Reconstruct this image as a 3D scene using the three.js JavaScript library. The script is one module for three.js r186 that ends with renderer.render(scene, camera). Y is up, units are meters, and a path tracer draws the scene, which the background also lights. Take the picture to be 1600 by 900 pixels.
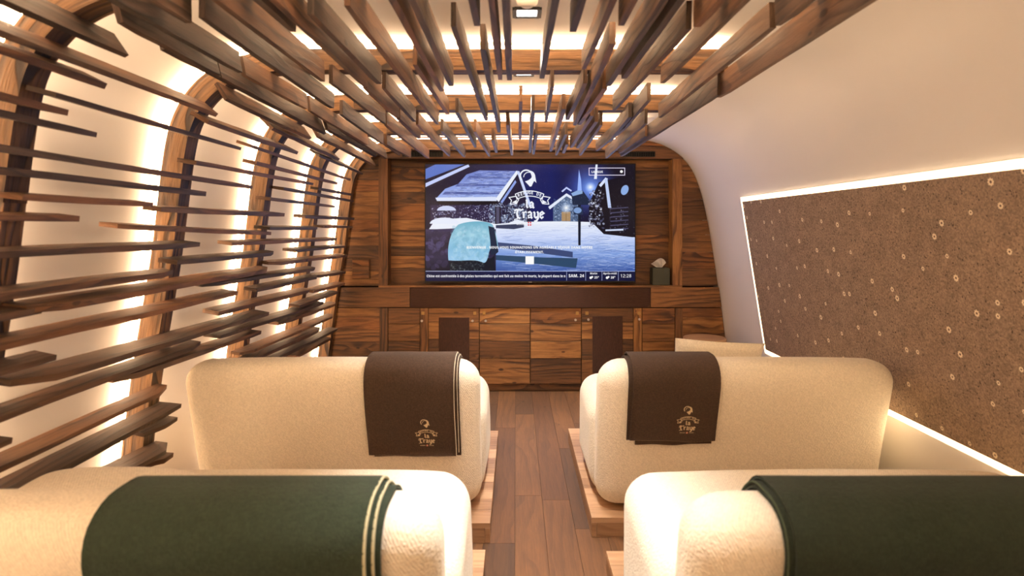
import * as THREE from 'three';
import { RoundedBoxGeometry } from 'three/addons/geometries/RoundedBoxGeometry.js';
import { mergeGeometries, mergeVertices } from 'three/addons/utils/BufferGeometryUtils.js';
import { RectAreaLightUniformsLib } from 'three/addons/lights/RectAreaLightUniformsLib.js';

// ---------------------------------------------------------------- camera, light, exposure
const F = 975, CU = 806, CV = 357, EYE = 1.466, WALL_D = 5.6;      // focal length and principal point in 1600x900 pixels
const scene = new THREE.Scene();
scene.background = new THREE.Color(0x000000);
const camera = new THREE.PerspectiveCamera(2 * Math.atan(450 / F) * 180 / Math.PI, 16 / 9, 0.05, 40);
camera.position.set(0, EYE, 0);
camera.lookAt(0, EYE, -1);
camera.setViewOffset(1600, 900, 800 - CU, 450 - CV, 1600, 900);
camera.focus = 4.3;
camera.userData.fStop = 2.6;
camera.updateProjectionMatrix();
const renderer = new THREE.WebGLRenderer({ antialias: true });
renderer.toneMapping = THREE.LinearToneMapping;
renderer.toneMappingExposure = 1.0;
renderer.shadowMap.enabled = true;
RectAreaLightUniformsLib.init();
const LED_COLOR = new THREE.Color().setRGB(1, 0.67, 0.40);
const LED_LIGHT = 112, LED_LIGHT_FAR = 112, LED_GLOW = 14;
const PANEL_COLOR = new THREE.Color().setRGB(1, 0.72, 0.42);
const PANEL_LIGHT = 14, PANEL_GLOW = 3.2;
const SPOT_COLOR = new THREE.Color().setRGB(1, 0.97, 0.93);
const SPOT_LIGHT = 14;
const TV_GLOW = 0.95, TV_LIGHT = 1.6;

// ---------------------------------------------------------------- helpers
let seedState = 12345;
function rnd() { seedState = (seedState * 1664525 + 1013904223) >>> 0; return seedState / 4294967296; }
const rr = (a, b) => a + (b - a) * rnd();
const pick = (list) => list[Math.floor(rnd() * list.length) % list.length];
const clamp = (x, a, b) => Math.min(b, Math.max(a, x));
const lerp = (a, b, t) => a + (b - a) * t;
const smooth = (a, b, x) => { const t = clamp((x - a) / (b - a), 0, 1); return t * t * (3 - 2 * t); };
const wx = (u, d = WALL_D) => (u - CU) * d / F;                    // a pixel at a known distance
const wy = (v, d = WALL_D) => EYE - (v - CV) * d / F;
const names = new Map();
function numbered(name) {
  const n = names.get(name) || 0; names.set(name, n + 1);
  return n ? `${name}_${String(n).padStart(3, '0')}` : name;
}
function shade(o) { o.castShadow = true; o.receiveShadow = true; return o; }
function mesh(name, geometry, material, parent) {
  const m = shade(new THREE.Mesh(geometry, material)); m.name = name; if (parent) parent.add(m); return m;
}
function thing(name, label, category, position = [0, 0, 0], group) {
  const g = new THREE.Group(); g.name = numbered(name); g.position.set(...position);
  g.userData = { label, category }; if (group) g.userData.group = group; scene.add(g); return g;
}
function structure(name, geometry, material, label) {
  const m = mesh(name, geometry, material, scene);
  m.userData = { kind: 'structure', label, category: name.split('_')[0] }; return m;
}
function part(g, name) { const p = new THREE.Group(); p.name = name; g.add(p); return p; }
// value noise
function hash(ix, iy, s) { let h = (ix * 374761393 + iy * 668265263 + s * 974634777) | 0; h = Math.imul(h ^ (h >>> 13), 1274126177); return ((h ^ (h >>> 16)) >>> 0) / 4294967296; }
function vnoise(x, y, s, px = 0, py = 0) {
  const ix = Math.floor(x), iy = Math.floor(y), fx = x - ix, fy = y - iy;
  const w = (i, p) => (p ? ((i % p) + p) % p : i);
  const a = hash(w(ix, px), w(iy, py), s), b = hash(w(ix + 1, px), w(iy, py), s), c = hash(w(ix, px), w(iy + 1, py), s), d = hash(w(ix + 1, px), w(iy + 1, py), s);
  const sx = fx * fx * (3 - 2 * fx), sy = fy * fy * (3 - 2 * fy);
  return lerp(lerp(a, b, sx), lerp(c, d, sx), sy);
}
// box with uv in metres: u runs along the longest side
function uvMetres(geometry, axis, du = 0, dv = 0, su = 2, sv = 0.5) {
  const g = geometry.index ? geometry.toNonIndexed() : geometry;
  const p = g.attributes.position, n = g.attributes.normal, uv = new Float32Array(p.count * 2);
  const others = [0, 1, 2].filter((k) => k !== axis);
  for (let i = 0; i < p.count; i++) {
    const q = [p.getX(i), p.getY(i), p.getZ(i)], m = [Math.abs(n.getX(i)), Math.abs(n.getY(i)), Math.abs(n.getZ(i))];
    let a, b;
    if (m[axis] > 0.8) { a = q[others[0]] * 0.3; b = q[others[1]]; } else { a = q[axis]; b = m[others[0]] > m[others[1]] ? q[others[1]] : q[others[0]]; }
    uv[2 * i] = a / su + du; uv[2 * i + 1] = b / sv + dv;
  }
  g.setAttribute('uv', new THREE.BufferAttribute(uv, 2)); return g;
}
function uvByFace(geometry, s) {                                    // box projection, per triangle
  const g = geometry.index ? geometry.toNonIndexed() : geometry;
  const p = g.attributes.position, n = g.attributes.normal, uv = new Float32Array(p.count * 2);
  for (let t = 0; t < p.count; t += 3) {
    let x = 0, y = 0, z = 0;
    for (let k = 0; k < 3; k++) { x += n.getX(t + k); y += n.getY(t + k); z += n.getZ(t + k); }
    x = Math.abs(x); y = Math.abs(y); z = Math.abs(z);
    for (let k = 0; k < 3; k++) {
      const i = t + k;
      const a = x > y && x > z ? p.getZ(i) : p.getX(i), b = y > x && y > z ? p.getZ(i) : p.getY(i);
      uv[2 * i] = a / s; uv[2 * i + 1] = b / s;
    }
  }
  g.setAttribute('uv', new THREE.BufferAttribute(uv, 2)); return g;
}
const boxCache = new Map();
function plankBox(sx, sy, sz, axis, bevel = 0.0025) {               // plank with eased edges
  const r = Math.min(bevel, sx / 3, sy / 3, sz / 3);
  return uvMetres(new RoundedBoxGeometry(sx, sy, sz, 1, r), axis, rnd() * 3, rnd() * 3);
}
function prism(points, z0, z1, axis = 0) {                          // polygon in x,y pushed from z0 to z1
  const sh = new THREE.Shape(points.map(([x, y]) => new THREE.Vector2(x, y)));
  const g = new THREE.ExtrudeGeometry(sh, { depth: z1 - z0, bevelEnabled: false });
  g.translate(0, 0, z0); g.deleteAttribute('uv');
  return uvMetres(g, axis, rnd() * 3, rnd() * 3);
}

// ---------------------------------------------------------------- textures
function dataTexture(w, h, fn, srgb, repeat = true) {
  const a = new Uint8Array(w * h * 4);
  for (let y = 0; y < h; y++) for (let x = 0; x < w; x++) {
    const c = fn(x, y), i = (y * w + x) * 4;
    a[i] = clamp(c[0], 0, 255); a[i + 1] = clamp(c[1], 0, 255); a[i + 2] = clamp(c[2], 0, 255); a[i + 3] = 255;
  }
  const t = new THREE.DataTexture(a, w, h); t.magFilter = THREE.LinearFilter; t.minFilter = THREE.LinearMipmapLinearFilter; t.generateMipmaps = true;
  if (repeat) t.wrapS = t.wrapT = THREE.RepeatWrapping;
  if (srgb) t.colorSpace = THREE.SRGBColorSpace; t.needsUpdate = true; return t;
}
// grain along u; covers 2 m by 0.5 m
function woodMaterial(seed, light, dark, o = {}) {
  const W = 768, H = 256, rings = o.rings ?? 16, grey = o.grey ?? 0, knots = [];
  const R = (k) => hash(k, 77, seed);
  for (let k = 0; k < (o.knots ?? 5); k++) knots.push([R(k * 3), R(k * 3 + 1), 0.006 + 0.014 * R(k * 3 + 2)]);
  const height = new Float32Array(W * H);
  const map = dataTexture(W, H, (x, y) => {
    const u = x / W, v = y / H;
    let w = v + 0.10 * (vnoise(u * 4, v * 3, seed, 4, 3) - 0.5) + 0.03 * (vnoise(u * 12, v * 6, seed + 1, 12, 6) - 0.5), knot = 0;
    for (const [ku, kv, kr] of knots) {
      let du = u - ku, dv = v - kv; du -= Math.round(du); dv -= Math.round(dv);
      const mu = du * 2, mv = dv * 0.5, r2 = mu * mu * 0.22 + mv * mv, r = Math.sqrt(r2);
      w += Math.sign(mv || 1) * 0.10 * Math.exp(-r2 / (kr * kr * 9)) ;
      knot = Math.max(knot, 1 - smooth(kr * 0.35, kr * 0.9, r));
    }
    const ph = w * rings + 2.6 * vnoise(u * 3, v * 4, seed + 2, 3, 4) + 0.5 * vnoise(u * 14, v * 10, seed + 9, 14, 10), f = ph - Math.floor(ph);
    const ring = smooth(0.35, 0.92, f) * (1 - smooth(0.92, 1, f));
    const fib = vnoise(u * 24, v * 128, seed + 3, 24, 128), fib2 = vnoise(u * 90, v * 200, seed + 4, 90, 200);
    const blot = vnoise(u * 5, v * 3, seed + 5, 5, 3);
    const show = 0.25 + 0.75 * smooth(0.3, 0.75, vnoise(u * 6, v * 5, seed + 7, 6, 5)), streak = smooth(0.62, 0.85, vnoise(u * 9, v * 34, seed + 8, 9, 34));
    let t = (o.ring ?? 0.42) * ring * show + 0.26 * fib + 0.14 * fib2 + 0.42 * (blot - 0.4) * (o.blot ?? 1) + 0.3 * streak * (o.streak ?? 1);
    t = clamp(t, 0, 1); t = Math.max(t, knot * 0.95);
    height[y * W + x] = 1 - t;
    const g = grey * smooth(0.45, 0.8, vnoise(u * 7, v * 6, seed + 6, 7, 6));
    const c = [0, 1, 2].map((k) => lerp(light[k], dark[k], t)), m = (c[0] + c[1] + c[2]) / 3;
    return c.map((q) => lerp(q, m * 0.98, g));
  }, true);
  const bump = dataTexture(W, H, (x, y) => { const q = height[y * W + x] * 255; return [q, q, q]; }, false);
  return new THREE.MeshStandardMaterial({ map, bumpMap: bump, bumpScale: o.bump ?? 0.0016, roughness: o.rough ?? 0.62 });
}
const wallWood = [
  woodMaterial(11, [150, 104, 58], [60, 34, 15], { knots: 7, rings: 9, ring: 0.55 }),
  woodMaterial(12, [126, 84, 46], [48, 28, 13], { knots: 6, rings: 12, ring: 0.5 }),
  woodMaterial(13, [172, 122, 68], [74, 43, 19], { knots: 5, rings: 7, ring: 0.6 }),
  woodMaterial(14, [110, 73, 41], [42, 25, 13], { knots: 8, rings: 13, ring: 0.5 }),
  woodMaterial(15, [158, 104, 54], [66, 36, 15], { knots: 6, rings: 10, ring: 0.7 }),
];
const slatWood = [
  woodMaterial(21, [122, 86, 58], [54, 33, 20], { grey: 0.3, knots: 3, rings: 9, ring: 0.5 }),
  woodMaterial(22, [102, 72, 50], [44, 28, 18], { grey: 0.4, knots: 2, rings: 12, ring: 0.5 }),
  woodMaterial(23, [134, 92, 58], [62, 37, 21], { grey: 0.2, knots: 4, rings: 8, ring: 0.5 }),
  woodMaterial(24, [90, 65, 48], [38, 26, 18], { grey: 0.4, knots: 3, rings: 14, ring: 0.5 }),
];
const ribWood = woodMaterial(31, [146, 106, 66], [40, 25, 14], { knots: 3, rings: 8, bump: 0.003, ring: 0.7 });
const floorWood = [
  woodMaterial(41, [98, 61, 27], [60, 35, 13], { knots: 2, rings: 10, rough: 0.72, bump: 0.0004, ring: 0.3, streak: 0.4 }),
  woodMaterial(42, [84, 53, 24], [51, 31, 12], { knots: 3, rings: 14, rough: 0.72, bump: 0.0004, ring: 0.3, streak: 0.4 }),
  woodMaterial(43, [110, 71, 34], [69, 42, 18], { knots: 1, rings: 8, rough: 0.72, bump: 0.0004, ring: 0.3, streak: 0.4 }),
];
const plinthWood = [
  woodMaterial(51, [176, 138, 102], [136, 100, 70], { knots: 0, rings: 9, rough: 0.5, bump: 0.0004 }),
  woodMaterial(52, [158, 120, 86], [120, 86, 58], { knots: 0, rings: 12, rough: 0.5, bump: 0.0004 }),
  woodMaterial(53, [192, 152, 114], [152, 114, 80], { knots: 0, rings: 7, rough: 0.5, bump: 0.0004 }),
];
const plasterBump = dataTexture(256, 256, (x, y) => { const q = 255 * (0.5 * vnoise(x / 4, y / 4, 5, 64, 64) + 0.5 * vnoise(x / 16, y / 16, 6, 16, 16)); return [q, q, q]; }, false);
const plaster = new THREE.MeshStandardMaterial({ color: new THREE.Color().setRGB(0.85, 0.83, 0.80), roughness: 0.85, bumpMap: plasterBump, bumpScale: 0.0004 });
const boucleH = (x, y) => {
  const a = vnoise(x / 5, y / 5, 61, 102, 102), b = vnoise(x / 2.5, y / 2.5, 62, 204, 204), r = 0.5 + 0.5 * Math.sin((x + y * 0.55) * 2 * Math.PI / 8.0);
  return 0.5 * a + 0.25 * b + 0.25 * r;
};
const boucleMap = dataTexture(510, 510, (x, y) => { const t = 0.99 + 0.14 * (boucleH(x, y) - 0.5); return [240 * t, 229 * t, 209 * t]; }, true);
const boucleBump = dataTexture(510, 510, (x, y) => { const q = 255 * boucleH(x, y); return [q, q, q]; }, false);
const boucle = new THREE.MeshPhysicalMaterial({ map: boucleMap, bumpMap: boucleBump, bumpScale: 0.0028, roughness: 0.95, sheen: 0.3, sheenRoughness: 0.6, sheenColor: new THREE.Color(0.9, 0.85, 0.75) });
const blackMetal = new THREE.MeshStandardMaterial({ color: 0x151311, roughness: 0.5, metalness: 0.4 });
const brass = new THREE.MeshStandardMaterial({ color: 0xb08d57, roughness: 0.35, metalness: 0.9 });
const steel = new THREE.MeshStandardMaterial({ color: 0xc9c4bc, roughness: 0.3, metalness: 0.9 });
const speakerCloth = new THREE.MeshStandardMaterial({ roughness: 0.95, bumpScale: 0.0008,
  map: dataTexture(128, 128, (x, y) => { const t = 0.85 + 0.3 * hash(x, y, 3); return [62 * t, 38 * t, 28 * t]; }, true), bumpMap: plasterBump });
const ledGlow = new THREE.MeshStandardMaterial({ color: 0xffffff, emissive: LED_COLOR, emissiveIntensity: LED_GLOW, roughness: 0.6 });
const panelGlow = new THREE.MeshStandardMaterial({ color: 0xffffff, emissive: PANEL_COLOR, emissiveIntensity: PANEL_GLOW, roughness: 0.6 });

// ---------------------------------------------------------------- the cross section of the room (x, y measured from the lens axis)
function curvePoints(list, per = 5) {
  const c = new THREE.CatmullRomCurve3(list.map(([x, y]) => new THREE.Vector3(x, y, 0)), false, 'centripetal'), out = [];
  for (let i = 0; i <= (list.length - 1) * per; i++) { const p = c.getPoint(i / ((list.length - 1) * per)); out.push([p.x, p.y]); }
  return out;
}
const ribLine = curvePoints([[-1.70, -1.466], [-1.649, -1.075], [-1.592, -0.64], [-1.543, -0.34], [-1.511, -0.144], [-1.483, 0.075], [-1.456, 0.29], [-1.43, 0.42],
  [-1.405, 0.485], [-1.368, 0.545], [-1.318, 0.597], [-1.25, 0.64], [-1.16, 0.672], [-1.06, 0.689], [-0.95, 0.695], [-0.5, 0.695], [0.2, 0.695], [0.93, 0.695]]);
function offsetLine(line, e) {                                       // e > 0: outwards, away from the room
  return line.map((p, i) => {
    const a = line[Math.max(0, i - 1)], b = line[Math.min(line.length - 1, i + 1)], l = Math.hypot(b[0] - a[0], b[1] - a[1]);
    return [p[0] - (b[1] - a[1]) / l * e, p[1] + (b[0] - a[0]) / l * e];
  });
}
const RIB_DEPTH = 0.092, RIB_GAP = 0.036, SLAT = 0.083, CEIL = 0.695 + RIB_DEPTH + RIB_GAP;
const shellLeft = offsetLine(ribLine, RIB_DEPTH + RIB_GAP).filter(([x]) => x < -0.94);
shellLeft[0] = [shellLeft[0][0], -1.466]; shellLeft.push([-0.94, CEIL]);
const shellRight = curvePoints([[0.94, CEIL], [1.08, CEIL - 0.012], [1.22, CEIL - 0.042], [1.33, 0.745], [1.41, 0.705], [1.485, 0.65], [1.55, 0.585], [1.60, 0.51], [1.635, 0.43],
  [1.662, 0.35], [1.69, 0.25], [1.737, 0.03], [1.784, -0.247], [1.832, -0.57], [1.893, -1.05], [1.95, -1.466]]);
function shell(line, e, z0, z1) {                                    // a wall of thickness e standing along the line
  const out = offsetLine(line, e), pos = [], uv = [], idx = [];
  const strip = (L, flip) => {
    const b = pos.length / 3; let s = 0;
    L.forEach((p, i) => { if (i) s += Math.hypot(p[0] - L[i - 1][0], p[1] - L[i - 1][1]); for (const z of [z0, z1]) { pos.push(p[0], p[1] + EYE, z); uv.push(z, s); } });
    for (let i = 0; i < L.length - 1; i++) { const k = b + 2 * i; flip ? idx.push(k, k + 1, k + 2, k + 1, k + 3, k + 2) : idx.push(k, k + 2, k + 1, k + 1, k + 2, k + 3); }
  };
  strip(line, true); strip(out, false);
  for (const [zi] of [[0], [1]]) {
    const b = pos.length / 3, z = zi ? z1 : z0;
    line.forEach((p, i) => { pos.push(p[0], p[1] + EYE, z, out[i][0], out[i][1] + EYE, z); uv.push(0, 0, 0, 0); });
    for (let i = 0; i < line.length - 1; i++) { const k = b + 2 * i; idx.push(k, k + 1, k + 2, k + 1, k + 3, k + 2); }
  }
  const g = new THREE.BufferGeometry();
  g.setAttribute('position', new THREE.Float32BufferAttribute(pos, 3)); g.setAttribute('uv', new THREE.Float32BufferAttribute(uv, 2)); g.setIndex(idx); g.computeVertexNormals(); return g;
}
const Z_BACK = -5.9, Z_FRONT = 3.2;
structure('wall_left', shell(shellLeft, 0.1, Z_FRONT, Z_BACK), plaster, 'smooth cream wall curving into the ceiling behind the wooden slats');
structure('ceiling', shell([[-0.94, CEIL], [0, CEIL], [0.94, CEIL]], 0.1, Z_FRONT, Z_BACK), plaster, 'flat cream ceiling above the wooden beams');
structure('wall_right', shell(shellRight, 0.1, Z_FRONT, Z_BACK), plaster, 'bare cream wall curving smoothly into the ceiling');
{
  const g = new THREE.BoxGeometry(4.3, 2.6, 0.1); g.translate(0, 1.25, Z_FRONT + 0.05);
  structure('wall_front', g, plaster, 'plain cream wall behind the seats');
}

// ---------------------------------------------------------------- floor of oak planks
{
  const g = new THREE.BoxGeometry(4.3, 0.1, 9.3); g.translate(0, -0.062, -1.3);
  const base = new THREE.MeshStandardMaterial({ color: 0x3a2616, roughness: 0.8 });
  const floor = structure('floor', g, base, 'wide oak plank floor');
  const W = 0.147, shapes = new Map();
  for (let k = -13; k <= 13; k++) {
    let z = Z_FRONT - 0.02 - (k === 2 ? 0.2 : 1.4 * hash(k, 4, 9));
    let start = Z_FRONT - 0.01;
    while (start > -5.63) {
      let end = Math.max(-5.65, k === 1 ? (start > -1 ? -3.37 : -5.65) : z); if (end + 5.65 < 0.25) end = -5.65;
      const len = start - end, x = -0.005 + W * (k + 0.5);
      if (Math.abs(x) + W / 2 < 1.96) {
        const m = mesh('plank', plankBox(W - 0.0012, 0.012, len - 0.0012, 2, 0.001), pick(floorWood), floor);
        m.position.set(x, -0.006, (start + end) / 2);
      }
      start = end; z = end - 1.1 - 0.9 * rnd();
    }
  }
}

// ---------------------------------------------------------------- wooden end wall
function profileX(line, y) {                                         // x of the shell at height y above the lens
  for (let i = 0; i < line.length - 1; i++) {
    const a = line[i], b = line[i + 1];
    if ((a[1] - y) * (b[1] - y) <= 0 && a[1] !== b[1]) return a[0] + (b[0] - a[0]) * (y - a[1]) / (b[1] - a[1]);
  }
  return line[0][1] < line[line.length - 1][1] === y > 0 ? line[line.length - 1][0] : line[0][0];
}
const leftX = (y) => (y > CEIL - 0.002 ? -0.94 : profileX(shellLeft, y)) + 0.004, rightX = (y) => (y > CEIL - 0.002 ? 0.94 : profileX(shellRight, y)) - 0.004;
const wallBack = (() => {
  const g = new THREE.BoxGeometry(4.2, 2.6, 0.1); g.translate(0, 1.25, -5.83);
  return structure('wall_back', g, new THREE.MeshStandardMaterial({ color: 0x2a190c, roughness: 0.9 }), 'end wall clad in reclaimed brown planks');
})();
const Y = (v) => EYE - (v - CV) / (F / WALL_D), X = (u) => (u - CU) / (F / WALL_D);
function wallPlank(u0, u1, v0, v1, zf, thick, name = 'plank', axis = 0, mat) {   // u0 or u1 null: cut to the curve of the room
  const y1 = Y(v0) - EYE, y0 = Y(v1) - EYE, n = u0 === null || u1 === null ? 5 : 1, pts = [], gap = 0.0012;
  const a = y0 + gap, b = y1 - gap;
  for (let i = 0; i <= n; i++) { const y = lerp(a, b, i / n); pts.push([u1 === null ? rightX(y) : X(u1) - gap, y + EYE]); }
  for (let i = n; i >= 0; i--) { const y = lerp(a, b, i / n); pts.push([u0 === null ? leftX(y) : X(u0) + gap, y + EYE]); }
  return mesh(name, prism(pts, zf - thick, zf - (name === 'plank' ? 0.004 * rnd() : 0), axis), mat || pick(wallWood), wallBack);
}
const ZW = -5.6, NICHE = -5.74;
{ // header with the two vents, side fields, niche, ledge
  const topV = CV - (CEIL - 0.003) * F / WALL_D;
  wallPlank(null, null, topV, 229, ZW, 0.17); wallPlank(null, null, 229, 248, ZW, 0.17);
  for (const [a, b] of [[248, 264], [264, 281], [281, 299], [299, 321], [321, 343], [343, 362], [362, 384], [384, 404], [404, 424], [424, 447]]) wallPlank(null, 591.5, a, b, ZW - 0.02, 0.06);
  for (const [a, b] of [[248, 268], [268, 293], [293, 311], [311, 344], [344, 367], [367, 394], [394, 420], [420, 447]]) wallPlank(1066, null, a, b, ZW - 0.02, 0.06);
  wallPlank(591.5, 606, 248, 446, ZW + 0.004, 0.16, 'post', 1, wallWood[1]);
  wallPlank(1050.5, 1066, 248, 446, ZW + 0.004, 0.16, 'post', 1, wallWood[2]);
  const s = 5.74 / 5.6, nv = (v) => CV + (v - CV) * s, nu = (u) => CU + (u - CU) * s;
  for (const [a, b] of [[240, 262], [262, 282], [282, 300], [300, 318], [318, 344], [344, 362], [362, 385], [385, 400], [400, 419], [419, 448]]) wallPlank(597, 830, nv(a), nv(b), NICHE, 0.03);
  for (const [a, b] of [[240, 266], [266, 293], [293, 310], [310, 345], [345, 367], [367, 382], [382, 402], [402, 420], [420, 448]]) wallPlank(830, 1062, nv(a), nv(b), NICHE, 0.03);
  // ledge under the niche: a board on top, a long band in front on each side of the centre speaker
  const y0 = Y(446);
  const g = plankBox(X(1066) - X(591.5), 0.018, 0.17, 0); const m = mesh('shelf_board', g, wallWood[0], wallBack); m.position.set((X(1066) + X(591.5)) / 2, y0 - 0.009, -5.68);
  wallPlank(null, 640.5, 449, 480, ZW + 0.004, 0.06); wallPlank(1016.5, null, 449, 480, ZW + 0.004, 0.06);
  wallPlank(640.5, 1016.5, 449, 480, ZW - 0.03, 0.03);
  for (const [a, b] of [[481, 496], [496, 516], [516, 534], [534, 556], [556, 580], [580, 612]]) { wallPlank(null, 593, a, b, ZW - 0.005, 0.05); wallPlank(1067, null, a, b, ZW - 0.005, 0.05); }
}
for (const [u0, u1] of [[629, 692], [973, 1023]]) {
  const g = thing('air_vent', u0 < 800 ? 'black air vent grille in the header plank beside the ceiling curve and slats' : 'black air vent grille in the header plank near the bare cream wall', 'vent', [X((u0 + u1) / 2), Y(241), ZW], 'air vents in the header');
  const w = X(u1) - X(u0), h = 0.042;
  mesh('frame', mergeGeometries([[0, h / 2, w, 0.005], [0, -h / 2, w, 0.005], [-w / 2, 0, 0.005, h], [w / 2, 0, 0.005, h]].map(([x, y, a, b]) => { const q = new THREE.BoxGeometry(a, b, 0.012); q.translate(x, y, 0.004); return q; })), blackMetal, g);
  const back = new THREE.BoxGeometry(w, h, 0.003); mesh('backing', back, new THREE.MeshStandardMaterial({ color: 0x0c0a08, roughness: 0.9 }), g);
  for (let i = 1; i < 14; i++) { const q = new THREE.BoxGeometry(0.003, h, 0.008); const m = mesh('bar', q, blackMetal, g); m.position.set(-w / 2 + w * i / 14, 0, 0.004); }
}
{ // square wooden cover on the left field
  const g = thing('cover_plate', 'small square wooden cover plate left of the niche post', 'plate', [X(564), Y(420.5), ZW - 0.02]);
  const w = X(577) - X(551), h = Y(406) - Y(435);
  mesh('back_board', plankBox(w + 0.008, h + 0.008, 0.016, 0), wallWood[3], g).position.z = 0.008;
  for (const k of [-1, 0, 1]) mesh('board', plankBox(w, h / 3 - 0.002, 0.016, 0), pick(wallWood), g).position.set(0, k * h / 3, 0.024);
}

// ---------------------------------------------------------------- built-in cabinet under the screen
{
  const g = thing('media_cabinet', 'long built-in cabinet of reclaimed planks with doors below the screen', 'cabinet', [0, 0, ZW]);
  const box = (name, u0, u1, v0, v1, zf, t, mat, axis, parent) => {
    const m = mesh(name, plankBox(X(u1) - X(u0) - 0.002, Y(v0) - Y(v1) - 0.002, t, axis), mat, parent);
    m.position.set((X(u0) + X(u1)) / 2, (Y(v0) + Y(v1)) / 2, zf - t / 2); return m;
  };
  for (const [a, b, k] of [[593, 606, 1], [656.5, 669, 0], [990, 1003, 2], [1055, 1067, 1]]) box('post', a, b, 481, 600, 0.004, 0.05, wallWood[k], 1, g);
  box('toe_kick', 593, 1067, 600, 611.7, -0.025, 0.02, wallWood[3], 0, g);
  box('carcass', 593, 1067, 482, 600, -0.03, 0.04, wallWood[3], 0, g);
  const seams = [[481, 506, 533, 560, 600], [481, 503, 530, 562, 600]];
  const door = (u0, u1, knobU, tagU, knobV, which, grille) => {
    const d = part(g, 'door');
    const ss = seams[which];
    for (let i = 0; i < ss.length - 1; i++) box('board', u0 + 0.4, u1 - 0.4, ss[i] + 0.3, ss[i + 1] - 0.1, rr(-0.001, 0.002), 0.022, pick(wallWood), 0, d);
    const k = mesh('knob', new THREE.CylinderGeometry(0.011, 0.009, 0.018, 16).rotateX(Math.PI / 2), steel, d); k.position.set(X(knobU), Y(knobV), 0.010);
    if (tagU) box('tag', tagU - 2.6, tagU + 2.6, 486.5, 492, 0.006, 0.006, brass, 0, d);
    if (grille) box('speaker_grille', grille[0], grille[1], grille[2], grille[3], 0.006, 0.012, speakerCloth, 1, d).userData.label = 'dark brown cloth speaker grille';
  };
  door(606, 656.5, 659.5, 661, 501, 0); door(669, 749, 738.5, 742, 501, 1, [685.5, 733.5, 496, 583]); door(749, 828.5, 759, 756.5, 501, 0); door(828.5, 908.5, 899, 902, 499.5, 0);
  door(908.5, 990, 919, 917, 499, 1, [925.5, 973, 494, 583]); door(1003, 1055, 998.5, 998.5, 498.5, 0);
}
{
  const g = thing('centre_speaker', 'long dark brown cloth-covered speaker bar under the screen', 'speaker', [X(828.5), Y(465), ZW - 0.02]);
  mesh('cloth_cover', new RoundedBoxGeometry(X(1016) - X(641), Y(449.5) - Y(480.5), 0.05, 2, 0.004), speakerCloth, g).position.z = 0.008;
  mesh('frame', new THREE.BoxGeometry(X(1015) - X(642), 0.16, 0.01), blackMetal, g).position.z = -0.016;
}

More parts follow.
